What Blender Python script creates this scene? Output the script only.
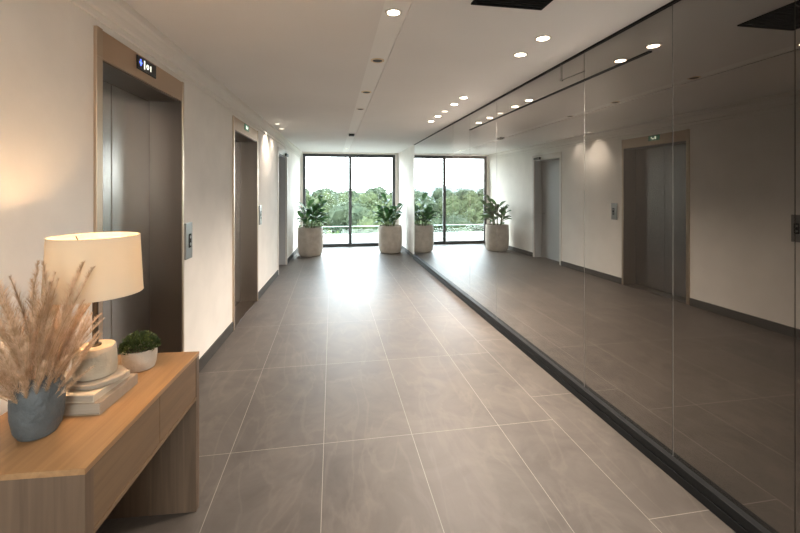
import bpy, bmesh, math, random
from mathutils import Vector, Matrix, noise
R = math.radians
S = bpy.context.scene
for o in list(bpy.data.objects): bpy.data.objects.remove(o)
COL = S.collection

# ------------------------------------------------------------------ camera
cd = bpy.data.cameras.new('camera'); cam = bpy.data.objects.new('camera', cd); COL.objects.link(cam)
cam.location = (0, 0, 1.55); cam.rotation_euler = (R(90), 0, -R(9.648))
cd.sensor_width = 36; cd.lens = 18; cd.shift_y = -0.0956; cd.clip_start = .03; cd.clip_end = 500
S.camera = cam
# ------------------------------------------------------------------ world
W = bpy.data.worlds.new('overcast_sky'); S.world = W; W.use_nodes = True
nt = W.node_tree; nt.nodes.clear()
wo = nt.nodes.new('ShaderNodeOutputWorld'); bg = nt.nodes.new('ShaderNodeBackground')
tc = nt.nodes.new('ShaderNodeTexCoord'); sx = nt.nodes.new('ShaderNodeSeparateXYZ')
rp = nt.nodes.new('ShaderNodeValToRGB'); nt.links.new(tc.outputs['Generated'], sx.inputs[0])
nt.links.new(sx.outputs['Z'], rp.inputs[0]); nt.links.new(rp.outputs[0], bg.inputs[0]); nt.links.new(bg.outputs[0], wo.inputs[0])
rp.color_ramp.elements[0].position = 0; rp.color_ramp.elements[0].color = (.93, .97, 1, 1)
rp.color_ramp.elements[1].position = .6; rp.color_ramp.elements[1].color = (.72, .86, 1, 1)
bg.inputs[1].default_value = 10
# ------------------------------------------------------------------ sun behind thin cloud
sd = bpy.data.lights.new('hazy_sun', 'SUN'); sd.energy = 2.4; sd.angle = R(20); sd.color = (1, .96, .88)
so = bpy.data.objects.new('hazy_sun', sd); COL.objects.link(so); so.rotation_euler = (R(48), 0, R(150))
# ------------------------------------------------------------------ unseen fill lights added at the ceiling behind the camera
for i, y in enumerate((-.9, -2.6)):
    ad = bpy.data.lights.new('added_fill_light', 'AREA'); ad.shape = 'RECTANGLE'; ad.size = 1.8; ad.size_y = .8
    ad.energy = (26, 26)[i]; ad.color = (1, .93, .86)
    ao = bpy.data.objects.new('added_fill_light', ad); COL.objects.link(ao); ao.location = (.3, y, 2.555)
# sky portals in the window and the added rear opening (they only guide the sampling of the sky)
for y, rx, w_ in ((11.2, -90, 2.5), (-4.5, 90, 1.6)):
    pl = bpy.data.lights.new('sky_portal', 'AREA'); pl.shape = 'RECTANGLE'; pl.size = w_; pl.size_y = 2.5; pl.cycles.is_portal = True
    po = bpy.data.objects.new('sky_portal', pl); COL.objects.link(po); po.location = (.48 if y > 0 else .2, y, 1.27); po.rotation_euler = (R(rx), 0, 0)
# ------------------------------------------------------------------ exposure
vs = S.view_settings; vs.view_transform = 'Standard'; vs.look = 'None'; vs.gamma = 1; vs.use_curve_mapping = False
vs.exposure = 0.98

# ================================================================== materials
def mat(name):
    m = bpy.data.materials.new(name); m.use_nodes = True
    n = m.node_tree; b = n.nodes['Principled BSDF']; return m, n, b
def N(n, t, **k):
    x = n.nodes.new(t)
    for a, v in k.items(): setattr(x, a, v)
    return x
def simple(name, col, rough=.6, metal=0, spec=.5, emit=None, es=0, bump=0, bscale=40, var=0, vscale=6):
    m, n, b = mat(name)
    b.inputs['Base Color'].default_value = (*col, 1); b.inputs['Roughness'].default_value = rough
    b.inputs['Metallic'].default_value = metal; b.inputs['Specular IOR Level'].default_value = spec
    if emit: b.inputs['Emission Color'].default_value = (*emit, 1); b.inputs['Emission Strength'].default_value = es
    t = N(n, 'ShaderNodeTexCoord')
    if var:
        no = N(n, 'ShaderNodeTexNoise'); no.inputs['Scale'].default_value = vscale; no.inputs['Detail'].default_value = 5
        n.links.new(t.outputs['Object'], no.inputs['Vector'])
        r = N(n, 'ShaderNodeValToRGB'); r.color_ramp.elements[0].position = .3; r.color_ramp.elements[1].position = .7
        r.color_ramp.elements[0].color = (*[c*(1-var) for c in col], 1); r.color_ramp.elements[1].color = (*[min(1, c*(1+var)) for c in col], 1)
        n.links.new(no.outputs['Fac'], r.inputs[0]); n.links.new(r.outputs[0], b.inputs['Base Color'])
    if bump:
        no = N(n, 'ShaderNodeTexNoise'); no.inputs['Scale'].default_value = bscale; no.inputs['Detail'].default_value = 6
        n.links.new(t.outputs['Object'], no.inputs['Vector'])
        bp = N(n, 'ShaderNodeBump'); bp.inputs['Strength'].default_value = bump; bp.inputs['Distance'].default_value = .01
        n.links.new(no.outputs['Fac'], bp.inputs['Height']); n.links.new(bp.outputs[0], b.inputs['Normal'])
    return m
def wood(name, c1, c2, axis, rough=.4):
    m, n, b = mat(name); t = N(n, 'ShaderNodeTexCoord'); mp = N(n, 'ShaderNodeMapping')
    sc = [38, 38, 38]; sc[axis] = 1.6; mp.inputs['Scale'].default_value = sc
    n.links.new(t.outputs['Object'], mp.inputs[0])
    no = N(n, 'ShaderNodeTexNoise'); no.inputs['Scale'].default_value = 1; no.inputs['Detail'].default_value = 7; no.inputs['Distortion'].default_value = .6
    n.links.new(mp.outputs[0], no.inputs['Vector'])
    r = N(n, 'ShaderNodeValToRGB'); r.color_ramp.elements[0].position = .3; r.color_ramp.elements[1].position = .72
    r.color_ramp.elements[0].color = (*c1, 1); r.color_ramp.elements[1].color = (*c2, 1)
    n.links.new(no.outputs['Fac'], r.inputs[0]); n.links.new(r.outputs[0], b.inputs['Base Color'])
    b.inputs['Roughness'].default_value = rough
    bp = N(n, 'ShaderNodeBump'); bp.inputs['Strength'].default_value = .12; bp.inputs['Distance'].default_value = .002
    n.links.new(no.outputs['Fac'], bp.inputs['Height']); n.links.new(bp.outputs[0], b.inputs['Normal'])
    return m
def brushed(name, col, rough=.32, axis=2):
    m, n, b = mat(name); t = N(n, 'ShaderNodeTexCoord'); mp = N(n, 'ShaderNodeMapping')
    sc = [9, 9, 9]; sc[axis] = .5; mp.inputs['Scale'].default_value = sc
    n.links.new(t.outputs['Object'], mp.inputs[0])
    no = N(n, 'ShaderNodeTexNoise'); no.inputs['Scale'].default_value = 1; no.inputs['Detail'].default_value = 3
    n.links.new(mp.outputs[0], no.inputs['Vector'])
    b.inputs['Base Color'].default_value = (*col, 1); b.inputs['Metallic'].default_value = 1
    b.inputs['Roughness'].default_value = rough
    r = N(n, 'ShaderNodeMixRGB'); r.inputs[1].default_value = (*[c*.93 for c in col], 1); r.inputs[2].default_value = (*[c*1.07 for c in col], 1)
    n.links.new(no.outputs['Fac'], r.inputs[0]); n.links.new(r.outputs[0], b.inputs['Base Color'])
    return m

M = {}
M['wall'] = simple('warm_white_plaster', (.80, .75, .69), .85, bump=.12, bscale=25, var=.05, vscale=3)
M['ceil'] = simple('white_ceiling_paint', (.83, .80, .77), .9, var=.02, vscale=1.5)
M['strip'] = simple('ceiling_strip_paint', (.90, .88, .85), .8)
M['crown'] = simple('crown_paint', (.80, .75, .69), .7)
M['base'] = simple('grey_skirting', (.060, .054, .048), .7, spec=.2, var=.1)
M['bronze'] = brushed('bronze_surround', (.50, .36, .25), .42, axis=1)
M['bronze_v'] = brushed('bronze_surround_vertical', (.52, .40, .29), .42, axis=2)
M['steel'] = brushed('brushed_steel', (.50, .48, .46), .27)
M['steel_dark'] = brushed('dark_brushed_steel', (.22, .18, .15), .34)
M['black'] = simple('black_metal', (.010, .010, .010), .55, spec=.2)
M['mattblack'] = simple('matt_black', (.008, .008, .008), .8, spec=.08)
M['polish'] = simple('polished_edge', (.30, .28, .26), .4)
M['blackgloss'] = simple('black_glass', (.008, .009, .01), .12)
M['frame'] = simple('charcoal_aluminium', (.035, .037, .038), .4)
M['satin'] = simple('satin_nickel', (.30, .29, .27), .42, metal=1)
M['greydoor'] = simple('grey_door_paint', (.38, .375, .37), .5)
M['doorframe'] = simple('pale_door_frame', (.62, .57, .52), .55)
M['pot'] = simple('stone_planter', (.42, .36, .30), .75, bump=.2, bscale=60, var=.12, vscale=8)
M['soil'] = simple('dark_soil', (.03, .022, .015), .95, bump=.8, bscale=90)
M['stem'] = simple('green_stem', (.10, .13, .04), .6)
M['vase'] = simple('blue_grey_ceramic', (.075, .083, .085), .6, bump=.5, bscale=70, var=.25, vscale=22)
M['trav'] = simple('travertine', (.38, .31, .225), .7, bump=.5, bscale=45, var=.14, vscale=14)
M['bowl'] = simple('pale_stone_bowl', (.40, .345, .28), .7, bump=.4, bscale=60, var=.1, vscale=20)
M['slab'] = simple('grey_stone_slab', (.27, .22, .165), .6, bump=.3, bscale=60, var=.15, vscale=16)
M['brass'] = simple('dark_bronze_rod', (.10, .075, .05), .35, metal=.9)
M['cover1'] = simple('cream_book_cover', (.46, .385, .29), .6)
M['cover2'] = simple('taupe_book_cover', (.28, .215, .155), .6, var=.1, vscale=30)
M['bulb'] = simple('warm_bulb', (1, .8, .6), .3, emit=(1, .72, .42), es=18)
M['lens'] = simple('downlight_lens', (1, .9, .8), .3, emit=(1, .84, .64), es=22)
M['lens_dim'] = simple('downlight_lens_dim', (1, .9, .8), .3, emit=(1, .86, .70), es=1.6)
M['trimring'] = simple('white_trim_ring', (.72, .66, .58), .5)
M['goldring'] = simple('warm_metal_ring', (.75, .58, .38), .3, metal=.8)
M['baffle'] = simple('dark_baffle', (.02, .018, .016), .6)
M['terrace'] = simple('pale_terrace_stone', (.30, .29, .27), .8, var=.04)
M['bark'] = simple('bark', (.09, .065, .045), .9, bump=.6)
M['blueled'] = simple('blue_indicator', (.02, .03, .2), .4, emit=(.10, .18, 1), es=1.6)
M['whiteled'] = simple('white_indicator', (.8, .8, .7), .4, emit=(.95, 1, .82), es=.9)
M['greenpanel'] = simple('green_display', (.01, .05, .03), .3, emit=(.02, .16, .07), es=.3)
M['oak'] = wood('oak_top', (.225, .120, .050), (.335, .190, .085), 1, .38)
M['oak_front_shaded'] = wood('oak_front_shaded', (.115, .066, .032), (.175, .105, .052), 1, .45)  # same oak as the top, darkened in colour for its shaded front
M['oak_end_shaded'] = wood('oak_end_panel_shaded', (.080, .050, .030), (.135, .086, .053), 2, .5)  # same oak again, darker and greyer for the less lit ends
def foliage_mat(name, c1, c2, rough=.4, trans=.0, vs_=3):
    m, n, b = mat(name); t = N(n, 'ShaderNodeTexCoord'); no = N(n, 'ShaderNodeTexNoise'); no.inputs['Scale'].default_value = vs_; no.inputs['Detail'].default_value = 4
    n.links.new(t.outputs['Object'], no.inputs['Vector'])
    r = N(n, 'ShaderNodeValToRGB'); r.color_ramp.elements[0].position = .35; r.color_ramp.elements[1].position = .65
    r.color_ramp.elements[0].color = (*c1, 1); r.color_ramp.elements[1].color = (*c2, 1)
    n.links.new(no.outputs['Fac'], r.inputs[0]); n.links.new(r.outputs[0], b.inputs['Base Color'])
    b.inputs['Roughness'].default_value = rough
    if rough > .6: b.inputs['Specular IOR Level'].default_value = .05
    if trans:
        tr = N(n, 'ShaderNodeBsdfTranslucent'); n.links.new(r.outputs[0], tr.inputs[0])
        mx = N(n, 'ShaderNodeMixShader'); mx.inputs[0].default_value = trans
        n.links.new(b.outputs[0], mx.inputs[1]); n.links.new(tr.outputs[0], mx.inputs[2])
        n.links.new(mx.outputs[0], n.nodes['Material Output'].inputs[0])
    return m
M['leaf'] = foliage_mat('glossy_green_leaf', (.020, .062, .018), (.055, .14, .035), .48, .25, 9)
M['succ'] = foliage_mat('small_plant_leaf', (.028, .045, .012), (.075, .10, .03), .5, .2, 40)
M['pampas'] = foliage_mat('dried_grass', (.50, .34, .21), (.84, .66, .49), .8, .45, 30)
M['pstem'] = simple('dried_stem', (.42, .28, .15), .7)
M['tree0'] = foliage_mat('forest_green_leaf', (.046, .058, .028), (.076, .088, .040), .7, .3, 1.5)  # tree greens lightened and flattened in colour to stand in for haze
M['tree1'] = foliage_mat('dark_forest_leaf', (.038, .050, .030), (.058, .070, .040), .7, .3, 1.5)
M['tree2'] = foliage_mat('yellow_green_leaf', (.070, .085, .024), (.105, .115, .036), .7, .3, 1.5)
M['grassland'] = foliage_mat('wooded_ground', (.02, .034, .014), (.034, .054, .02), .9, 0, .3)
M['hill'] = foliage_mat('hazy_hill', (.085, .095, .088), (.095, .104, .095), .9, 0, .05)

# pages: fine horizontal layers
m, n, b = mat('book_pages'); t = N(n, 'ShaderNodeTexCoord'); mp = N(n, 'ShaderNodeMapping'); mp.inputs['Scale'].default_value = (4, 4, 900)
no = N(n, 'ShaderNodeTexNoise'); no.inputs['Scale'].default_value = 1; r = N(n, 'ShaderNodeValToRGB')
r.color_ramp.elements[0].color = (.22, .175, .13, 1); r.color_ramp.elements[1].color = (.42, .355, .28, 1)
n.links.new(t.outputs['Object'], mp.inputs[0]); n.links.new(mp.outputs[0], no.inputs['Vector']); n.links.new(no.outputs['Fac'], r.inputs[0]); n.links.new(r.outputs[0], b.inputs['Base Color']); b.inputs['Roughness'].default_value = .9
M['pages'] = m
# lamp shade linen
m, n, b = mat('linen_shade'); t = N(n, 'ShaderNodeTexCoord'); mp = N(n, 'ShaderNodeMapping'); mp.inputs['Scale'].default_value = (300, 300, 60)
no = N(n, 'ShaderNodeTexNoise'); no.inputs['Scale'].default_value = 1; bp = N(n, 'ShaderNodeBump'); bp.inputs['Strength'].default_value = .1; bp.inputs['Distance'].default_value = .001
n.links.new(t.outputs['Object'], mp.inputs[0]); n.links.new(mp.outputs[0], no.inputs['Vector']); n.links.new(no.outputs['Fac'], bp.inputs['Height'])
df = N(n, 'ShaderNodeBsdfDiffuse'); df.inputs[0].default_value = (.70, .60, .46, 1); tr = N(n, 'ShaderNodeBsdfTranslucent'); tr.inputs[0].default_value = (.85, .74, .56, 1)
n.links.new(bp.outputs[0], df.inputs['Normal']); mx = N(n, 'ShaderNodeMixShader'); mx.inputs[0].default_value = .27
n.links.new(df.outputs[0], mx.inputs[1]); n.links.new(tr.outputs[0], mx.inputs[2]); n.links.new(mx.outputs[0], n.nodes['Material Output'].inputs[0])
M['shade'] = m
# clear window glass
def glass(name, tint, refl):
    m, n, b = mat(name); tp = N(n, 'ShaderNodeBsdfTransparent'); tp.inputs[0].default_value = (*tint, 1)
    gl = N(n, 'ShaderNodeBsdfGlossy'); gl.inputs['Roughness'].default_value = .02; fr = N(n, 'ShaderNodeFresnel'); fr.inputs[0].default_value = refl
    mx = N(n, 'ShaderNodeMixShader'); n.links.new(fr.outputs[0], mx.inputs[0]); n.links.new(tp.outputs[0], mx.inputs[1]); n.links.new(gl.outputs[0], mx.inputs[2])
    n.links.new(mx.outputs[0], n.nodes['Material Output'].inputs[0]); return m
M['glass'] = glass('clear_glass', (.95, .98, .97), 1.12)
M['railglass'] = glass('pale_green_glass', (.86, .93, .90), 1.35)
M['glassedge'] = simple('polished_glass_edge', (.62, .78, .74), .3)
# dark smoked mirror: a dark coated pane whose reflectance climbs towards grazing angles
m, n, b = mat('smoked_mirror'); n.nodes.remove(b)
lw = N(n, 'ShaderNodeLayerWeight'); lw.inputs[0].default_value = .5
r = N(n, 'ShaderNodeValToRGB'); cr = r.color_ramp
cr.elements[0].position = .10; cr.elements[0].color = (.11, .102, .094, 1)
cr.elements[1].position = .80; cr.elements[1].color = (.84, .85, .85, 1)
for p, c in ((.24, (.18, .168, .156, 1)), (.38, (.31, .297, .28, 1)), (.58, (.60, .59, .575, 1))):
    e = cr.elements.new(p); e.color = c
gl = N(n, 'ShaderNodeBsdfGlossy'); gl.inputs['Roughness'].default_value = .0
df = N(n, 'ShaderNodeBsdfDiffuse'); df.inputs[0].default_value = (.012, .011, .010, 1); ad = N(n, 'ShaderNodeAddShader')
n.links.new(lw.outputs['Facing'], r.inputs[0]); n.links.new(r.outputs[0], gl.inputs[0]); n.links.new(gl.outputs[0], ad.inputs[0]); n.links.new(df.outputs[0], ad.inputs[1])
n.links.new(ad.outputs[0], n.nodes['Material Output'].inputs[0])
M['mirror'] = m
# floor tile: long porcelain slabs, pale joints
m, n, b = mat('porcelain_floor'); t = N(n, 'ShaderNodeTexCoord'); sp = N(n, 'ShaderNodeSeparateXYZ'); n.links.new(t.outputs['Object'], sp.inputs[0])
def mth(op, a, b_=None, c=None):
    x = N(n, 'ShaderNodeMath', operation=op)
    for i, v in enumerate((a, b_, c)):
        if v is None: continue
        if isinstance(v, (int, float)): x.inputs[i].default_value = v
        else: n.links.new(v, x.inputs[i])
    return x.outputs[0]
X, Y = sp.outputs[0], sp.outputs[1]
jx = None
for v in (-1.13, -.59, -.05, .50, 1.08, 1.47):
    a = mth('ABSOLUTE', mth('SUBTRACT', X, v)); jx = a if jx is None else mth('MINIMUM', jx, a)
def rows(off): return mth('ABSOLUTE', mth('SUBTRACT', mth('FRACT', mth('DIVIDE', mth('SUBTRACT', Y, off), 1.13)), .5))
e1 = mth('MULTIPLY', rows(2.49-.565), 1.13); e2 = mth('MULTIPLY', rows(1.66-.565), 1.13)
sel = mth('GREATER_THAN', X, 1.47)
jy = mth('ADD', mth('MULTIPLY', e2, sel), mth('MULTIPLY', e1, mth('SUBTRACT', 1, sel)))
d = mth('MINIMUM', jx, jy); joint = mth('LESS_THAN', d, .0017)
idx = mth('ADD', mth('FLOOR', mth('DIVIDE', mth('ADD', X, 1.13+3*.545), .545)), mth('MULTIPLY', mth('FLOOR', mth('DIVIDE', mth('SUBTRACT', Y, 2.49), 1.13)), 7.3))
wn = N(n, 'ShaderNodeTexWhiteNoise'); wn.noise_dimensions = '1D'; n.links.new(idx, wn.inputs['W'])
no = N(n, 'ShaderNodeTexNoise'); no.inputs['Scale'].default_value = 2.6; no.inputs['Detail'].default_value = 9; no.inputs['Roughness'].default_value = .62; no.inputs['Distortion'].default_value = 1.6
n.links.new(t.outputs['Object'], no.inputs['Vector'])
r = N(n, 'ShaderNodeValToRGB'); cr = r.color_ramp; cr.elements[0].position = .28; cr.elements[0].color = (.068, .056, .047, 1)
cr.elements[1].position = .75; cr.elements[1].color = (.118, .098, .083, 1); n.links.new(no.outputs['Fac'], r.inputs[0])
mp = N(n, 'ShaderNodeMapping'); mp.inputs['Rotation'].default_value = (0, 0, R(-28)); mp.inputs['Scale'].default_value = (3.2, .9, 1); n.links.new(t.outputs['Object'], mp.inputs[0])
n2 = N(n, 'ShaderNodeTexNoise'); n2.inputs['Scale'].default_value = 1.3; n2.inputs['Detail'].default_value = 7; n2.inputs['Distortion'].default_value = .9; n.links.new(mp.outputs[0], n2.inputs['Vector'])
vein = mth('SUBTRACT', 1, mth('MINIMUM', 1, mth('MULTIPLY', mth('ABSOLUTE', mth('SUBTRACT', n2.outputs['Fac'], .5)), 26)))
mixv = N(n, 'ShaderNodeMixRGB'); n.links.new(mth('MULTIPLY', vein, .10), mixv.inputs[0]); n.links.new(r.outputs[0], mixv.inputs[1]); mixv.inputs[2].default_value = (.26, .21, .17, 1)
hs = N(n, 'ShaderNodeMixRGB', blend_type='MULTIPLY'); hs.inputs[0].default_value = 1; n.links.new(mixv.outputs[0], hs.inputs[1])
vv = mth('ADD', mth('MULTIPLY', wn.outputs['Value'], .12), .94); cb = N(n, 'ShaderNodeCombineXYZ'); [n.links.new(vv, cb.inputs[i]) for i in range(3)]; n.links.new(cb.outputs[0], hs.inputs[2])
mj = N(n, 'ShaderNodeMixRGB'); n.links.new(joint, mj.inputs[0]); n.links.new(hs.outputs[0], mj.inputs[1]); mj.inputs[2].default_value = (.25, .22, .19, 1)
n.links.new(mj.outputs[0], b.inputs['Base Color'])
ro = N(n, 'ShaderNodeMapRange'); b.inputs['Specular IOR Level'].default_value = .30; ro.inputs['To Min'].default_value = .42; ro.inputs['To Max'].default_value = .54; n.links.new(no.outputs['Fac'], ro.inputs[0]); n.links.new(ro.outputs[0], b.inputs['Roughness'])
bp = N(n, 'ShaderNodeBump'); bp.inputs['Strength'].default_value = .08; bp.inputs['Distance'].default_value = .004; n.links.new(no.outputs['Fac'], bp.inputs['Height']); n.links.new(bp.outputs[0], b.inputs['Normal'])
M['floor'] = m

# ================================================================== mesh helpers
def box(bm, x0, x1, y0, y1, z0, z1, mtx=None):
    vs_ = [bm.verts.new((x, y, z)) for x in (x0, x1) for y in (y0, y1) for z in (z0, z1)]
    if mtx: [setattr(v, 'co', mtx @ v.co) for v in vs_]
    for f in ((0, 1, 3, 2), (4, 6, 7, 5), (0, 4, 5, 1), (2, 3, 7, 6), (0, 2, 6, 4), (1, 5, 7, 3)): bm.faces.new([vs_[i] for i in f])
    return bm
def B(*boxes):
    bm = bmesh.new()
    for b_ in boxes: box(bm, *b_)
    return bm
def lathe(prof, seg=48, cx=0, cy=0, bm=None, cap=True, wob=None):
    bm = bm or bmesh.new(); rings = []
    for k, (r_, z) in enumerate(prof):
        ring = []
        for i in range(seg):
            a = 2*math.pi*i/seg; rr = r_*(wob(a, z) if wob else 1)
            ring.append(bm.verts.new((cx+rr*math.cos(a), cy+rr*math.sin(a), z)))
        rings.append(ring)
    for a, b_ in zip(rings, rings[1:]):
        for i in range(seg): bm.faces.new((a[i], a[(i+1) % seg], b_[(i+1) % seg], b_[i]))
    if cap:
        bm.faces.new(rings[0][::-1]); bm.faces.new(rings[-1])
    return bm
def tube(bm, pts, rads, seg=6):
    pts = [Vector(p) for p in pts]; rings = []
    if not hasattr(rads, '__len__'): rads = [rads]*len(pts)
    for i, p in enumerate(pts):
        t = (pts[min(i+1, len(pts)-1)]-pts[max(i-1, 0)]).normalized()
        u = t.cross(Vector((.13, .31, .94))); u = u.normalized() if u.length > 1e-3 else Vector((1, 0, 0)); v = t.cross(u)
        rings.append([bm.verts.new(p+rads[i]*(u*math.cos(2*math.pi*k/seg)+v*math.sin(2*math.pi*k/seg))) for k in range(seg)])
    for a, b_ in zip(rings, rings[1:]):
        for i in range(seg): bm.faces.new((a[i], a[(i+1) % seg], b_[(i+1) % seg], b_[i]))
    bm.faces.new(rings[0][::-1]); bm.faces.new(rings[-1]); return bm
def obj(name, bm, m, parent=None, bevel=0, smooth=False, loc=None, rz=0):
    me = bpy.data.meshes.new(name); bmesh.ops.recalc_face_normals(bm, faces=bm.faces); bm.to_mesh(me); bm.free()
    me.materials.append(m); o = bpy.data.objects.new(name, me); COL.objects.link(o)
    if parent: o.parent = parent
    if loc: o.location = loc
    o.rotation_euler.z = rz
    if smooth:
        for p in me.polygons: p.use_smooth = True
        me.set_sharp_from_angle(angle=R(40))
    if bevel:
        md = o.modifiers.new('soft_edge', 'BEVEL'); md.width = bevel; md.segments = 2; md.limit_method = 'ANGLE'
    return o
def tag(o, label=None, cat=None, group=None, kind=None):
    for k, v in (('label', label), ('category', cat), ('group', group), ('kind', kind)):
        if v: o[k] = v
    return o
def thing(name, label, cat, loc=(0, 0, 0), rz=0, group=None):
    o = bpy.data.objects.new(name, None); COL.objects.link(o); o.location = loc; o.rotation_euler.z = rz; o.empty_display_size = .05
    return tag(o, label, cat, group)
def struct(name, bm, m, **k): return tag(obj(name, bm, m, **k), kind='structure')
def copy_tree(o, parent=None):
    c = o.copy(); COL.objects.link(c)
    if parent: c.parent = parent
    for ch in list(o.children): copy_tree(ch, c)
    return c

# ================================================================== room
CH = 2.58
WO = Vector((-1.2614, 0, 0)); WA = -R(2.19)         # left wall line; local +y runs down the corridor, local -x is into the wall
struct('floor', B((-2.2, 2.2, -4.5, 11.2, -.12, 0)), M['floor'])
struct('ceiling', B((-2.2, .285, -4.5, 11.2, CH, CH+.14), (.435, 2.2, -4.5, 11.2, CH, CH+.14), (.285, .435, -4.5, 2.15, CH, CH+.14)), M['ceil'])
struct('trim_1', B((.285, .435, 2.15, 11.2, CH+.012, CH+.14)), M['strip'])
OP = [(2.276, 3.281), (4.702, 5.84), (7.60, 8.60)]   # door openings along the left wall
OH = 2.225
bx = []; y0 = -4.4
for a, b_ in OP:
    bx += [(-.5, 0, y0, a, 0, CH), (-.5, 0, a, b_, OH, CH), (-.5, -.24, a, b_, 0, OH)]; y0 = b_
bx.append((-.5, 0, y0, 11.25, 0, CH))
struct('wall_left', B(*bx), M['wall'], loc=WO, rz=WA)
struct('wall_right', B((1.862, 2.15, -4.4, 8.86, 0, CH), (1.835, 2.15, 8.86, 11.2, 0, CH)), M['wall'])
struct('wall_rear', B((-2.2, -.6, -4.55, -4.4, 0, CH), (1.0, 2.2, -4.55, -4.4, 0, CH), (-.6, 1.0, -4.55, -4.4, 2.45, CH)), M['wall'])
w2 = thing('window_rear_fill', None, None, (0, 0, 0)); w2['kind'] = 'structure'  # unseen rear window, added to bring fill daylight onto ceiling and walls
obj('window_frame', B((-.6, -.53, -4.52, -4.45, 0, 2.45), (.93, 1.0, -4.52, -4.45, 0, 2.45), (-.53, .93, -4.52, -4.45, 2.37, 2.45), (-.53, .93, -4.52, -4.45, 0, .07), (.165, .235, -4.52, -4.45, .07, 2.37)), M['frame'], w2)
obj('pane', B((-.53, .165, -4.49, -4.482, .07, 2.37)), M['glass'], w2)
obj('pane', B((.235, .93, -4.49, -4.482, .07, 2.37)), M['glass'], w2)
struct('floor_rear_light_block', B((-12, 12, -18, -4.6, -.3, -.06)), M['terrace'])  # unseen slab, added to stop sky light rising from below the rear opening
# window wall round the glazing
wx0, wx1, wz1, wy = -.775, 1.745, 2.535, 11.05
struct('wall_front', B((-1.6, wx0, wy, wy+.2, 0, CH), (wx1, 2.15, wy, wy+.2, 0, CH), (wx0, wx1, wy, wy+.2, wz1, CH)), M['wall'])
wf = thing('window_1', None, None, (0, 0, 0)); wf['kind'] = 'structure'
fy0, fy1 = wy+.02, wy+.09
obj('window_frame', B((wx0, wx0+.075, fy0, fy1, 0, wz1), (wx1-.075, wx1, fy0, fy1, 0, wz1), (wx0+.075, wx1-.075, fy0, fy1, wz1-.085, wz1), (wx0+.075, wx1-.075, fy0, fy1, 0, .085)), M['frame'], wf, bevel=.004)
obj('mullion', B((.455, .535, fy0-.01, fy1, .085, wz1-.085)), M['frame'], wf, bevel=.004)
obj('pane', B((wx0+.075, .455, wy+.05, wy+.058, .085, wz1-.085)), M['glass'], wf)
obj('pane', B((.535, wx1-.075, wy+.05, wy+.058, .085, wz1-.085)), M['glass'], wf)
# crown moulding and skirtings
bm = bmesh.new(); prof = [(-.005, 2.415), (.010, 2.415), (.012, 2.418), (.012, 2.452), (.024, 2.456), (.026, 2.460), (.030, 2.50), (.044, 2.530), (.053, 2.535), (.055, 2.54), (.055, CH-.0005), (-.005, CH-.0005)]
e0, e1 = [[bm.verts.new((x, y, z)) for x, z in prof] for y in (-4.3, 11.2)]
for i in range(len(prof)): k = (i+1) % len(prof); bm.faces.new((e0[i], e0[k], e1[k], e1[i]))
bm.faces.new(e0); bm.faces.new(e1[::-1])
struct('trim_2', bm, M['crown'], loc=WO, rz=WA)
bl = []; y0 = -4.3
for a, b_ in OP: bl.append((-.005, .013, y0, a-.05, 0, .10)); y0 = b_+.035
bl.append((-.005, .013, y0, 11.2, 0, .10))
struct('baseboard_left', B(*bl), M['base'], loc=WO, rz=WA, bevel=.002)
struct('baseboard_right', B((1.822, 1.84, 8.875, 11.05, 0, .08)), M['base'], bevel=.002)
struct('baseboard_front', B((-.84, wx0, wy-.013, wy+.005, 0, .08), (wx1, 1.822, wy-.013, wy+.005, 0, .08)), M['base'])
# black plinth under the mirror wall, with a shadow groove
struct('trim_3', B((1.800, 1.862, -4.3, 8.86, 0, .048), (1.812, 1.862, -4.3, 8.86, .048, .056), (1.800, 1.862, -4.3, 8.86, .056, .098)), M['black'], bevel=.002)
struct('trim_4', B((1.825, 1.862, -4.3, 8.87, CH-.014, CH)), M['black'])

# ------------------------------------------------------------------ mirror panels
seams = [(5.93, 8.858, 'long smoked mirror panel at the far end, reflecting the window and planters'),
         (5.163, 5.93, 'smoked mirror panel second from the far end, just right of the reflected window mullion'),
         (4.272, 5.163, 'smoked mirror panel third from the far end, crossed by the reflected planter'),
         (2.683, 4.272, 'wide smoked mirror panel in the middle, reflecting the pale grey door'),
         (1.905, 2.683, 'smoked mirror panel in the middle right, reflecting the elevator doors'),
         (1.319, 1.905, 'broad dark smoked mirror panel to the right of the reflected elevator')]
for a, b_, lb in seams:
    t_ = obj('wall_mirror', B((1.835, 1.845, a+.0018, b_-.0018, .098, CH-.014)), M['mirror'])
    tag(t_, lb, 'mirror', 'smoked mirror panels of the right wall')
    obj('polished_edge', B((1.8342, 1.8352, b_-.0030, b_-.0018, .098, CH-.014)), M['polish'], t_)
struct('wall_mirror_backing', B((1.845, 1.862, -4.3, 8.858, .098, CH-.014)), M['doorframe'])
tag(obj('wall_mirror', B((1.835, 1.845, -4.0, 1.3172, .098, CH-.014)), M['mirror']), 'smoked mirror panel beside and behind the camera, cut by the right edge', 'mirror', 'smoked mirror panels of the right wall')
# slim rail and bracket fixed on the glass
tag(obj('mirror_rail', B((1.823, 1.835, 2.06, 5.163, 2.356, 2.364)), M['black']), 'slim black rail running high along the smoked mirror wall', 'rail')
br = thing('glass_bracket', 'thin metal L-shaped bracket fixed high on the smoked mirror', 'bracket', (1.835, 2.98, 2.44))
obj('rod', tube(bmesh.new(), [(-.005, 0, 0), (-.005, 0, .126)], .0025), M['satin'], br)
obj('rod', tube(bmesh.new(), [(-.005, 0, 0), (-.005, -.30, -.012)], .0025), M['satin'], br)
obj('stud', tube(bmesh.new(), [(0, 0, 0), (-.012, 0, 0)], .008, 12), M['satin'], br)

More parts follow.
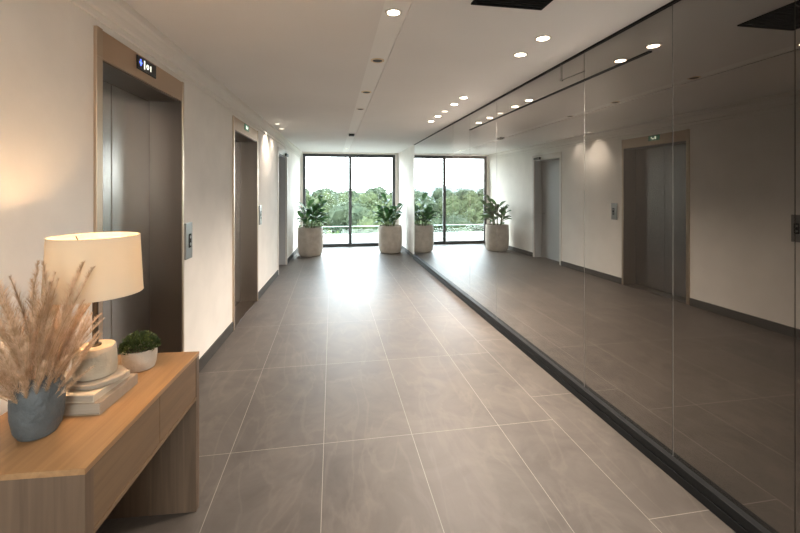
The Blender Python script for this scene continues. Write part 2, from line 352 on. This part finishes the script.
# ================================================================== elevators (built in the left wall's own frame)
def elevator(a, b_, lab, disp, gaps):
    t_ = thing('elevator_door', lab, 'elevator', WO + Matrix.Rotation(WA, 3, 'Z') @ Vector((0, a, 0)), WA, 'elevators along the left wall')
    w = b_-a; jl, jr = gaps; D = .222; dt = OH
    obj('door_jamb', B((-D, .016, -jl, .004, 0, dt), (-.002, .016, -jl, .004, dt, 2.375)), M['bronze_v'], t_, bevel=.002)
    obj('door_jamb', B((-.002, .016, w, w+jr, 0, dt), (-.002, .016, w, w+jr, dt, 2.375)), M['bronze_v'], t_, bevel=.002)
    obj('header', B((-.002, .013, .004, w, dt-.002, 2.37)), M['bronze'], t_, bevel=.002)
    obj('reveal', B((-D, .010, w-.008, w, 0, dt), (-D, -.002, .004, w-.008, dt-.008, dt)), M['steel_dark'], t_)
    m_ = w/2
    for p, q in ((.004, m_-.004), (m_+.004, w-.008)):
        obj('door_panel', B((-D-.012, -D+.010, p, q, .008, dt-.008)), M['steel'], t_, bevel=.003)
    obj('door_seal', B((-D-.012, -D-.002, m_-.004, m_+.004, .008, dt-.008)), M['mattblack'], t_)
    obj('sill', B((-D, .0, .004, w-.008, 0, .006)), M['steel_dark'], t_)
    y, hw, z, hh = disp
    d_ = obj('floor_display', B((.012, .019, y-hw, y+hw, z-hh, z+hh)), M['blackgloss'], t_, bevel=.002)
    return t_, d_
t1, d1 = elevator(*OP[0], 'nearest elevator with bronze surround and steel doors, beside the oak console', (.457, .118, 2.318, .042), (.045, .03))
# glyphs: blue arrow, tall bar, small ring, colon-like strokes
bm = bmesh.new(); X0 = .0195
vs_ = [bm.verts.new((X0, .457-.098, 2.325)), bm.verts.new((X0, .457-.062, 2.325)), bm.verts.new((X0, .457-.080, 2.300))]
bm.faces.new(vs_); r_ = bmesh.ops.extrude_face_region(bm, geom=list(bm.faces)); [setattr(v, 'co', v.co+Vector((.001, 0, 0))) for v in r_['geom'] if isinstance(v, bmesh.types.BMVert)]
box(bm, X0-.0005, X0+.0008, .457-.084, .457-.076, 2.322, 2.342)
obj('indicator', bm, M['blueled'], d1)
bm = B((X0-.0006, X0+.0008, .457-.040, .457-.030, 2.294, 2.346))
for a in range(10):
    q = 2*math.pi*a/10; box(bm, X0-.0006, X0+.0008, .461+.012*math.cos(q)-.0035, .461+.012*math.cos(q)+.0035, 2.318+.012*math.sin(q)-.0035, 2.318+.012*math.sin(q)+.0035)
box(bm, X0-.0006, X0+.0008, .457+.040, .457+.047, 2.300, 2.335)
obj('indicator', bm, M['whiteled'], d1)
t2, d2 = elevator(*OP[1], 'second elevator down the left wall, with a small green display', (.53, .10, 2.325, .038), (.04, .035))
d2.data.materials[0] = M['greenpanel']
obj('indicator', B((.0185, .0202, .49, .515, 2.305, 2.345), (.0185, .0202, .53, .56, 2.305, 2.325), (.0185, .0202, .565, .58, 2.32, 2.345)), M['whiteled'], d2)
# third opening: painted door
a, b_ = OP[2]; w = b_-a
t3 = thing('door_1', None, None, WO + Matrix.Rotation(WA, 3, 'Z') @ Vector((0, a, 0)), WA); t3['kind'] = 'structure'
obj('door_frame', B((-.02, .012, -.06, 0, 0, 2.34), (-.02, .012, w, w+.06, 0, 2.34), (-.02, .012, 0, w, OH, 2.34)), M['doorframe'], t3, bevel=.002)
obj('door_reveal', B((-.222, -.02, w-.012, w, 0, OH), (-.222, -.02, 0, .012, 0, OH), (-.222, -.02, .012, w-.012, OH-.012, OH)), M['greydoor'], t3)
dl = obj('door_leaf', B((-.235, -.19, .014, w-.014, .006, OH-.014)), M['greydoor'], t3, bevel=.003)
bm = tube(bmesh.new(), [(-.19, w-.09, 1.02), (-.14, w-.09, 1.02), (-.14, w-.20, 1.02)], .010, 8)
obj('door_handle', bm, M['satin'], dl, smooth=True)
obj('door_closer', B((-.01, .05, w-.30, w-.06, 2.235, 2.285)), M['black'], t3, bevel=.004)
# call panels
def call_panel(s, z0, z1, lab):
    t_ = thing('call_panel', lab, 'call button', WO + Matrix.Rotation(WA, 3, 'Z') @ Vector((0, s, 0)), WA, 'elevator call panels')
    obj('faceplate', B((-.002, .014, -.065, .065, z0, z1)), M['satin'], t_, bevel=.003)
    z = (z0+z1)/2
    obj('button_strip', B((.013, .0165, -.012, .038, z-.055, z+.055)), M['blackgloss'], t_, bevel=.001)
    for q in (-.028, .028): obj('button', tube(bmesh.new(), [(.014, .013, z+q), (.0195, .013, z+q)], .013, 16), M['satin'], t_)
call_panel(3.415, 1.005, 1.29, 'brushed steel call panel on the wall beside the nearest elevator')
call_panel(6.05, 1.05, 1.33, 'brushed steel call panel on the wall beside the second elevator')

# ================================================================== ceiling fittings
def downlight(loc, lab, r=.041, on=1, group='round recessed ceiling downlights', energy=0, cone=140, ring='trimring', z=CH):
    t_ = thing('ceiling_downlight', lab, 'downlight', (loc[0], loc[1], z), 0, group)
    obj('trim_ring', lathe([(r+.014, 0), (r+.014, -.003), (r+.004, -.006), (r, -.006), (r-.003, -.001), (r-.003, 0)], 32, cap=False), M[ring], t_, smooth=True)
    m_ = {1: 'lens', .5: 'lens_dim', 0: 'baffle'}[on]
    obj('lens', lathe([(r-.003, -.0005), (r-.003, -.003)], 32), M[m_], t_)
    if energy:
        l = bpy.data.lights.new('downlight_beam', 'SPOT'); l.energy = energy; l.spot_size = R(cone); l.spot_blend = .8; l.shadow_soft_size = .03; l.color = (1, .88, .76)
        lo = bpy.data.objects.new('downlight_beam', l); COL.objects.link(lo); lo.parent = t_; lo.location = (0, 0, -.006)
    return t_
RE = 88; RF = 165
G = 'downlights in the row above the mirror wall'
downlight((1.41, 2.51), 'bright round downlight nearest the camera in the row beside the mirror', energy=RE, group=G)
downlight((1.41, 2.84), 'bright round downlight just behind the nearest one beside the mirror', energy=RE, group=G)
downlight((1.445, 4.27), 'third round downlight of the row, first of the far cluster beside the mirror', energy=RF, group=G)
downlight((1.445, 4.62), 'fourth round downlight of the row, second of the far cluster beside the mirror', energy=RF, group=G)
downlight((1.45, 5.05), 'dim round downlight in the middle of the far cluster beside the mirror', on=.5, energy=8, group=G)
downlight((1.455, 5.40), 'sixth round downlight of the row, last but one beside the mirror', energy=RF, group=G)
downlight((1.46, 5.82), 'farthest lit round downlight of the row beside the mirror', energy=RF, group=G)
G = 'fittings in the pale ceiling strip'
ZS = CH+.012
downlight((.355, 2.315), 'lit round downlight at the near end of the pale ceiling strip', energy=RE*.8, group=G, r=.037, z=ZS)
ZS = CH+.012
downlight((.36, 3.20), 'unlit dark round spotlight, nearest of those in the ceiling strip', on=0, group=G, ring='goldring', z=ZS)
downlight((.36, 4.25), 'unlit dark round spotlight in the ceiling strip, second of the three', on=0, group=G, ring='goldring', z=ZS)
downlight((.36, 5.16), 'unlit dark round spotlight in the ceiling strip, farthest of the three', r=.038, on=0, group=G, ring='trimring', z=ZS)
downlight((.36, 10.1), 'small faintly lit downlight at the far end of the ceiling strip', on=.5, group=G, z=ZS, energy=10)
dx = thing('ceiling_sensor', 'square black fitting set in the ceiling strip before the window', 'ceiling fitting', (.36, 7.5, ZS))
obj('housing', B((-.05, .05, -.06, .10, -.03, 0)), M['black'], dx, bevel=.004)
obj('lens', lathe([(.03, -.034), (.03, -.03)], 24), M['baffle'], dx)
G = 'downlights close to the left wall'
downlight((-.84, 6.45), 'round downlight near the left wall past the second elevator, the nearer one', energy=42, cone=110, on=.5, group=G)
downlight((-.835, 6.95), 'round downlight near the left wall past the second elevator, the farther one', energy=12, cone=110, on=.5, group=G)
# black ceiling speaker / air grille
gr = thing('ceiling_grille', 'black square ceiling grille at the top edge near the camera', 'air grille', (.965, 1.90, CH))
obj('frame', B((-.21, .21, -.21, -.195, -.008, 0), (-.21, .21, .195, .21, -.008, 0), (-.21, -.195, -.195, .195, -.008, 0), (.195, .21, -.195, .195, -.008, 0)), M['mattblack'], gr)
obj('slats', B(*[(-.195, .195, -.195+.026*k, -.195+.026*k+.016, -.006, -.001) for k in range(15)], (-.195, .195, -.195, .195, -.001, 0)), M['mattblack'], gr)
# glowing panels added out of view behind the camera for fill light
for y, lb in ((-.9, 'added fill light panel just behind the camera'), (-2.6, 'added fill light panel at the rear of the lobby')):
    p = thing('added_fill_panel', lb, 'ceiling light', (.3, y, CH))
    obj('frame', B((-.93, .93, -.43, -.40, -.02, 0), (-.93, .93, .40, .43, -.02, 0), (-.93, -.90, -.40, .40, -.02, 0), (.90, .93, -.40, .40, -.02, 0)), M['trimring'], p)
    obj('diffuser', B((-.90, .90, -.40, .40, -.012, 0)), simple('fill_diffuser', (.9, .85, .78), .6, emit=(1, .9, .8), es=1.5), p)

# ================================================================== console table
CX, CY, CA = -.690, 1.268, -R(3.4)
L, DPT, TH, H = .832, .475, .018, .76
ct = thing('console_table', 'light oak console table with two drawers against the left wall', 'console table', (CX, CY, 0), CA)
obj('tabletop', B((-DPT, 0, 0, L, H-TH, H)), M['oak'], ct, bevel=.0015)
obj('end_panel', B((-DPT, -.001, .001, .040, 0, H-TH)), M['oak_end_shaded'], ct, bevel=.0015)
obj('end_panel', B((-DPT, -.001, L-.036, L-.001, 0, H-TH)), M['oak_end_shaded'], ct, bevel=.0015)
obj('drawer_case', B((-DPT+.01, -.022, .040, L-.036, H-TH-.20, H-TH)), M['oak_end_shaded'], ct)
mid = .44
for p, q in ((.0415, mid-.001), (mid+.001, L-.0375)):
    obj('drawer_front', B((-.022, -.003, p, q, H-TH-.185, H-TH-.003)), M['oak_front_shaded'], ct, bevel=.001)
obj('bottom_rail', B((-.024, -.001, .040, L-.036, H-TH-.203, H-TH-.187)), M['oak_front_shaded'], ct, bevel=.001)

# ------------------------------------------------------------------ books
def book(cx, cy, z0, w, l, h, rz, cov, lab, sp=1):
    t_ = thing('book', lab, 'book', (cx, cy, z0), rz, 'books stacked under the lamp')
    c = .0035
    obj('cover', B((-w/2, w/2, -l/2, l/2, 0, c), (-w/2, w/2, -l/2, l/2, h-c, h), (w/2-c, w/2, -l/2, l/2, c, h-c)), cov, t_, bevel=.0008)
    obj('pages', B((-w/2+.005, w/2-c, -l/2+.004, l/2-.004, c, h-c)), M['pages'], t_)
book(-.935, 1.69, H, .285, .232, .042, -R(5), M['cover2'], 'thick taupe hardcover book, lower one of the pair under the lamp')
book(-.945, 1.685, H+.042, .265, .205, .026, -R(7), M['cover1'], 'cream hardcover book lying on the thicker taupe book')
ZB = H+.068
# ------------------------------------------------------------------ lamp
LX, LY = -.888, 1.695
lamp = thing('table_lamp', 'lit table lamp with white drum shade and rough travertine base', 'lamp', (LX, LY, ZB))
rnd = random.Random(4)
def slabw(a, z): return 1+.05*math.sin(2*a+.6)+.03*math.cos(5*a)
obj('stone_plate', lathe([(.078, 0), (.088, .004), (.088, .018), (.083, .022)], 40, .012, -.006, wob=slabw), M['slab'], lamp, smooth=True)
def drumw(a, z): return 1+.012*math.sin(3*a+z*30)+.008*math.cos(7*a-z*50)
obj('base', lathe([(.060, .022), (.067, .026), (.070, .05), (.069, .10), (.066, .126), (.062, .131)], 64, wob=drumw), M['trav'], lamp, smooth=True)
obj('pole', lathe([(.020, .130), (.020, .138), (.010, .141), (.010, .36), (.014, .362), (.014, .41)], 24), M['brass'], lamp, smooth=True)
sh = obj('lamp_shade', lathe([(.155, .330), (.144, .548), (.1425, .548), (.1535, .330), (.155, .330)], 64, cap=False), M['shade'], lamp, smooth=True)
for z, r_ in ((.331, .154), (.547, .143)):
    bm = bmesh.new(); tube(bm, [(r_*math.cos(a), r_*math.sin(a), z) for a in [2*math.pi*k/64 for k in range(65)]], .0018, 6)
    obj('shade_hem', bm, M['shade'], sh)
bm = bmesh.new()
for k in range(3):
    a = 2*math.pi*k/3+.4; tube(bm, [(.012*math.cos(a), .012*math.sin(a), .395), (.143*math.cos(a), .143*math.sin(a), .54)], .002, 5)
obj('shade_spider', bm, M['brass'], lamp)
obj('bulb', lathe([(.012, .41), (.02, .425), (.031, .45), (.031, .465), (.022, .485), (.006, .492)], 24), M['bulb'], lamp, smooth=True)
l = bpy.data.lights.new('bulb_light', 'POINT'); l.energy = 34; l.color = (1, .60, .30); l.shadow_soft_size = .034
lo = bpy.data.objects.new('bulb_light', l); COL.objects.link(lo); lo.parent = lamp; lo.location = (0, 0, .455)

# ------------------------------------------------------------------ vase and dried grasses
VX, VY = -.942, 1.478
vs2 = [(a*.83, z*.96) for a, z in [(.050, 0), (.060, .003), (.074, .025), (.083, .07), (.085, .12), (.081, .165), (.070, .192), (.060, .201), (.057, .203), (.054, .200), (.070, .175), (.076, .11), (.05, .02), (.0, .015)]]
v = obj('vase', lathe(vs2[:-1], 56), M['vase'], smooth=True, loc=(VX, VY, H)); tag(v, 'rounded blue-grey ceramic vase holding dried pampas grass', 'vase')
def plume(seed, Lp, bend):
    rg = random.Random(seed); t_ = bmesh.new(); p_ = bmesh.new()
    def cl(s): return Vector((bend*s*s, .02*math.sin(s*3+seed), s*Lp))
    tube(t_, [cl(s/8) for s in range(9)], [.0016*(1-.6*s/8) for s in range(9)], 5)
    for k in range(620):
        s = .26+.74*rg.random()**.85; c = cl(s); q = (s-.26)/.74
        env = .050*(math.sin(math.pi*min(1, .14+.86*q))**.7)*(1-.45*q)+.006
        a = rg.uniform(0, 2*math.pi); ln = env*rg.uniform(.5, 1.25)
        d_ = Vector((math.cos(a), math.sin(a), rg.uniform(1.3, 3.4))).normalized()
        ln *= 1.35; e_ = c+d_*ln+Vector((rg.uniform(-.004, .004), rg.uniform(-.004, .004), -.1*ln))
        m1 = c.lerp(e_, .5)+Vector((0, 0, .10*ln)); wv = d_.cross(Vector((rg.random(), rg.random(), .2))).normalized()*rg.uniform(.0003, .00065)
        vv_ = [p_.verts.new(x) for x in (c-wv*.5, c+wv*.5, m1+wv, m1-wv, e_)]
        p_.faces.new(vv_[:4]); p_.faces.new((vv_[3], vv_[2], vv_[4]))
    return t_, p_
protos = []
for i, (Lp, bd) in enumerate(((.44, .04), (.47, .08), (.40, .12), (.49, .02))):
    tb, pb = plume(i+3, Lp, bd)
    th = thing('pampas_stem', 'feathery dried pampas plume among those in the blue-grey vase', 'dried grass', (0, 0, 0), 0, 'pampas plumes in the vase')
    obj('stem', tb, M['pstem'], th); obj('plume', pb, M['pampas'], th); protos.append(th)
rg = random.Random(11); used = set()
for k in range(78):
    pr = k % 4
    th = protos[pr] if pr not in used else copy_tree(protos[pr]); used.add(pr)
    az = 2*math.pi*(k*.618); tilt = R(2+36*((k+.5)/60)**.8)*(.52 if math.cos(az) > 0 else 1)
    sc = rg.uniform(.86, 1.06)*(1.05-.48*(k/60))
    if k >= 60: tilt = R(rg.uniform(12, 50)); sc = rg.uniform(.44, .56)
    rr = .036*math.sqrt(min(1, (k+.5)/60))
    th.rotation_mode = 'QUATERNION'
    ax = Vector((-math.sin(az), math.cos(az), 0))
    th.rotation_quaternion = Matrix.Rotation(tilt, 3, ax).to_quaternion() @ Matrix.Rotation(az, 3, 'Z').to_quaternion()
    th.location = (VX+rr*math.cos(az), VY+rr*math.sin(az), H+.085); th.scale = (sc, sc, sc)

# ------------------------------------------------------------------ small potted plant
sp_ = thing('potted_plant', 'small bushy green plant in a pale stone bowl on the console', 'plant', (-.842, 1.945, H))
obj('pot', lathe([(.048, 0), (.058, .004), (.065, .025), (.068, .055), (.0675, .088), (.064, .090), (.061, .086), (.061, .075)], 48), M['bowl'], sp_, smooth=True)
obj('soil', lathe([(.061, .068), (.061, .076)], 32), M['soil'], sp_)
rg = random.Random(5); bm = bmesh.new()
for k in range(1500):
    a = rg.uniform(0, 2*math.pi); u = rg.random()**.5; el = rg.uniform(.0, 1)
    r_ = .072*u; c = Vector((r_*math.cos(a), r_*math.sin(a), .072+.062*math.sqrt(max(0, 1-u*u))*rg.uniform(.35, 1.12)+.012))
    c *= 1; n_ = Vector((c.x*8, c.y*8, .6+rg.uniform(-.5, .5))).normalized(); tl = rg.uniform(.009, .018)
    s_ = n_.cross(Vector((rg.uniform(-1, 1), rg.uniform(-1, 1), rg.uniform(-1, 1)))).normalized()*tl*.32
    up = n_*tl
    vv_ = [bm.verts.new(c), bm.verts.new(c+up*.5+s_), bm.verts.new(c+up), bm.verts.new(c+up*.5-s_)]; bm.faces.new(vv_)
obj('foliage', bm, M['succ'], sp_)

# ================================================================== large planters
def leaf(bm, base, az, el, ln, wd, droop, rg):
    d0 = Vector((math.cos(az)*math.cos(el), math.sin(az)*math.cos(el), math.sin(el))); side = Vector((-math.sin(az), math.cos(az), 0))
    up = side.cross(d0)*-1
    roll = rg.uniform(-.5, .5); side = (side*math.cos(roll)+up*math.sin(roll)); Nn = 8
    prev = None
    for i in range(Nn+1):
        s = i/Nn; c = base+d0*ln*s+Vector((0, 0, -droop*ln*s*s))
        wv = wd*(math.sin(math.pi*min(1, s*.97+.015))**.75)*(1-.25*s)*.5+.001
        cur = [bm.verts.new(c-side*wv+Vector((0, 0, wv*.35))), bm.verts.new(c), bm.verts.new(c+side*wv+Vector((0, 0, wv*.35)))]
        if prev:
            for j in (0, 1): bm.faces.new((prev[j], prev[j+1], cur[j+1], cur[j]))
        prev = cur
def planter(x, y, rz, seed, lab, sc=1):
    rg = random.Random(seed)
    t_ = thing('potted_plant', lab, 'plant', (x, y, 0), rz, 'large leafy plants in round stone planters by the window')
    prof = [(.215, 0), (.245, .008), (.275, .06), (.292, .18), (.298, .34), (.296, .52), (.288, .64), (.280, .668), (.268, .670), (.262, .655), (.262, .60)]
    obj('planter', lathe(prof, 64), M['pot'], t_, smooth=True)
    obj('soil', lathe([(.262, .60), (.262, .625)], 48), M['soil'], t_)
    st = bmesh.new(); fo = bmesh.new()
    for c in range(9):
        a = 2*math.pi*c/9+rg.uniform(-.3, .3); b0 = Vector((.09*math.cos(a), .09*math.sin(a), .62)); hh = rg.uniform(.25, .50) if c else .62
        tp = b0+Vector((.10*math.cos(a), .10*math.sin(a), hh)); tube(st, [b0, b0.lerp(tp, .5)+Vector((0, 0, .02)), tp], [.011, .009, .006], 6)
        nl = 7 if hh < .4 else 9
        for k in range(nl):
            q = .3+.7*k/(nl-1); pos = b0.lerp(tp, q); az = a+rg.uniform(-1.5, 1.5); el = R(rg.uniform(-2, 34)+q*34)
            pe = pos+Vector((math.cos(az)*math.cos(el), math.sin(az)*math.cos(el), math.sin(el)))*.06
            tube(st, [pos, pe], .004, 5)
            ln_ = rg.uniform(.26, .41); wx = x+(pe.x*math.cos(rz)-pe.y*math.sin(rz))+ln_*math.cos(el)*math.cos(az+rz)
            if -.84 < wx < 1.80: leaf(fo, pe, az, el, ln_, rg.uniform(.115, .155), rg.uniform(.15, .6), rg)
    obj('stems', st, M['stem'], t_, smooth=True); f_ = obj('foliage', fo, M['leaf'], t_, smooth=True)
    return t_
planter(-.505, 9.70, 0, 3, 'large leafy green plant in a round stone planter, left of the window')
planter(1.43, 9.87, 2.0, 8, 'large leafy green plant in a round stone planter, right beside the mirror wall')

# ================================================================== outside
struct('floor_terrace', B((-10, 12, 11.26, 14.3, -.9, -.70)), M['terrace'])
struct('wall_parapet', B((-10, 12, 14.0, 14.3, -.70, .0)), M['terrace'], bevel=.01)
xr = -8.0; k = 0
rl = thing('glass_railing', 'low clear glass railing with a pale top edge along the terrace parapet', 'railing', (0, 14.15, 0))
while xr < 8:
    pn = obj('glass_panel', B((xr+.01, xr+1.99, -.008, .008, .0, .27)), M['railglass'], rl); xr += 2
obj('top_rail', B((-8, 8, -.010, .010, .27, .278)), M['glassedge'], rl)
tag(obj('terrace_box', B((.0, .36, 12.3, 12.7, -.70, .02)), M['terrace'], bevel=.01), 'pale square block on the terrace behind the left pane', 'box')
bm = bmesh.new(); nx, ny = 40, 30
g = [[bm.verts.new((-90+180*i/nx, 14.6+120*(j/ny)**1.5, -5.2-1.0*(j/ny)+1.0*noise.noise(Vector((i*.25, j*.25, 0))))) for i in range(nx+1)] for j in range(ny+1)]
for j in range(ny):
    for i in range(nx): bm.faces.new((g[j][i], g[j][i+1], g[j+1][i+1], g[j+1][i]))
struct('ground_outside', bm, M['grassland'])
bm = bmesh.new()
g = []
for j, (yy, hf) in enumerate(((120, 0), (150, .7), (180, 1), (230, 0))):
    g.append([bm.verts.new((-260+520*i/60, yy, -6+hf*(8.5+4*noise.noise(Vector((i*.13, 7, j*.3)))+2*noise.noise(Vector((i*.5, 3, j)))))) for i in range(61)])
for j in range(3):
    for i in range(60): bm.faces.new((g[j][i], g[j][i+1], g[j+1][i+1], g[j+1][i]))
struct('hill_outside', bm, M['hill'], smooth=True)
def tree_proto(seed, Ht, Wd, mk, nleaf, lab, grp, nm='forest_tree'):
    rg = random.Random(seed); t_ = thing(nm, lab, 'tree', (0, 0, 0), 0, grp)
    tk = bmesh.new(); tube(tk, [(0, 0, 0), (.1, 0, Ht*.35), (0, .1, Ht*.8)], [.22, .17, .05], 7)
    lv = bmesh.new(); blobs = []
    for k in range(16):
        q = rg.uniform(.0, 1); a = rg.uniform(0, 6.28); r_ = Wd*(.5*math.sin(math.pi*min(1, .25+.68*q)))*rg.uniform(.3, 1)
        c = Vector((r_*math.cos(a), r_*math.sin(a), Ht*(.30+.58*q))); blobs.append((c, rg.uniform(.16, .26)*Wd))
        tube(tk, [(0, 0, Ht*(.2+.4*q)), tuple(c)], [.06, .02], 4)
        s_ = bmesh.ops.create_icosphere(lv, subdivisions=2, radius=blobs[-1][1]*.85, matrix=Matrix.Translation(c))
        for v_ in s_['verts']: v_.co += (v_.co-c)*.5*noise.noise(v_.co*2.2+Vector((seed, 0, 0)))
    for k in range(nleaf):
        c, r_ = rg.choice(blobs); d_ = Vector((rg.gauss(0, 1), rg.gauss(0, 1), rg.gauss(0, 1))).normalized()
        p = c+d_*r_*rg.uniform(.8, 1.18); s1 = Vector((rg.gauss(0, 1), rg.gauss(0, 1), rg.gauss(0, 1))).normalized(); s2 = s1.cross(d_+s1*.2).normalized(); z = rg.uniform(.08, .16)
        vv_ = [lv.verts.new(p+s1*z), lv.verts.new(p+s2*z*.6), lv.verts.new(p-s1*z), lv.verts.new(p-s2*z*.6)]; lv.faces.new(vv_)
    obj('trunk', tk, M['bark'], t_); obj('crown', lv, M[mk], t_); return t_
TP = [tree_proto(1, 7.4, 4.2, 'tree0', 3000, 'mid-green leafy tree in the woodland beyond the terrace', 'mid-green woodland trees'),
      tree_proto(2, 7.6, 4.4, 'tree1', 3000, 'dark-green leafy tree in the woodland beyond the terrace', 'dark-green woodland trees'),
      tree_proto(6, 5.6, 3.6, 'tree2', 2600, 'yellow-green low tree just beyond the terrace parapet', 'yellow-green low trees')]
rg = random.Random(21); used = set(); spots = []
for row, (yy, kinds, s0) in enumerate(((17.8, (2, 0, 2), .80), (22.3, (0, 2, 1), .86), (26.8, (0, 1, 0), .90), (31.5, (1, 0, 0), .93), (36.5, (0, 1), .96), (42, (1, 0), 1.0), (49, (1, 0, 1), 1.03), (58, (0, 1), 1.08))):
    xa, xb = -.42*yy-2, .13*yy+3.5; n_ = int((xb-xa)/(3.3*s0))
    for k in range(n_):
        spots.append((xa+(xb-xa)*(k+(.25, .75)[row % 2])/n_+rg.uniform(-.3, .3), yy+rg.uniform(-.3, .3), kinds[(k*2+row) % len(kinds)], s0*rg.uniform(.93, 1.05)))
for x, y, kd, s_ in spots:
    t_ = TP[kd] if kd not in used else copy_tree(TP[kd]); used.add(kd)
    t_.location = (x, y, -6.0); t_.rotation_euler.z = rg.uniform(0, 6.28); t_.scale = (s_, s_, s_*(1.0 if kd < 2 else 1.05))
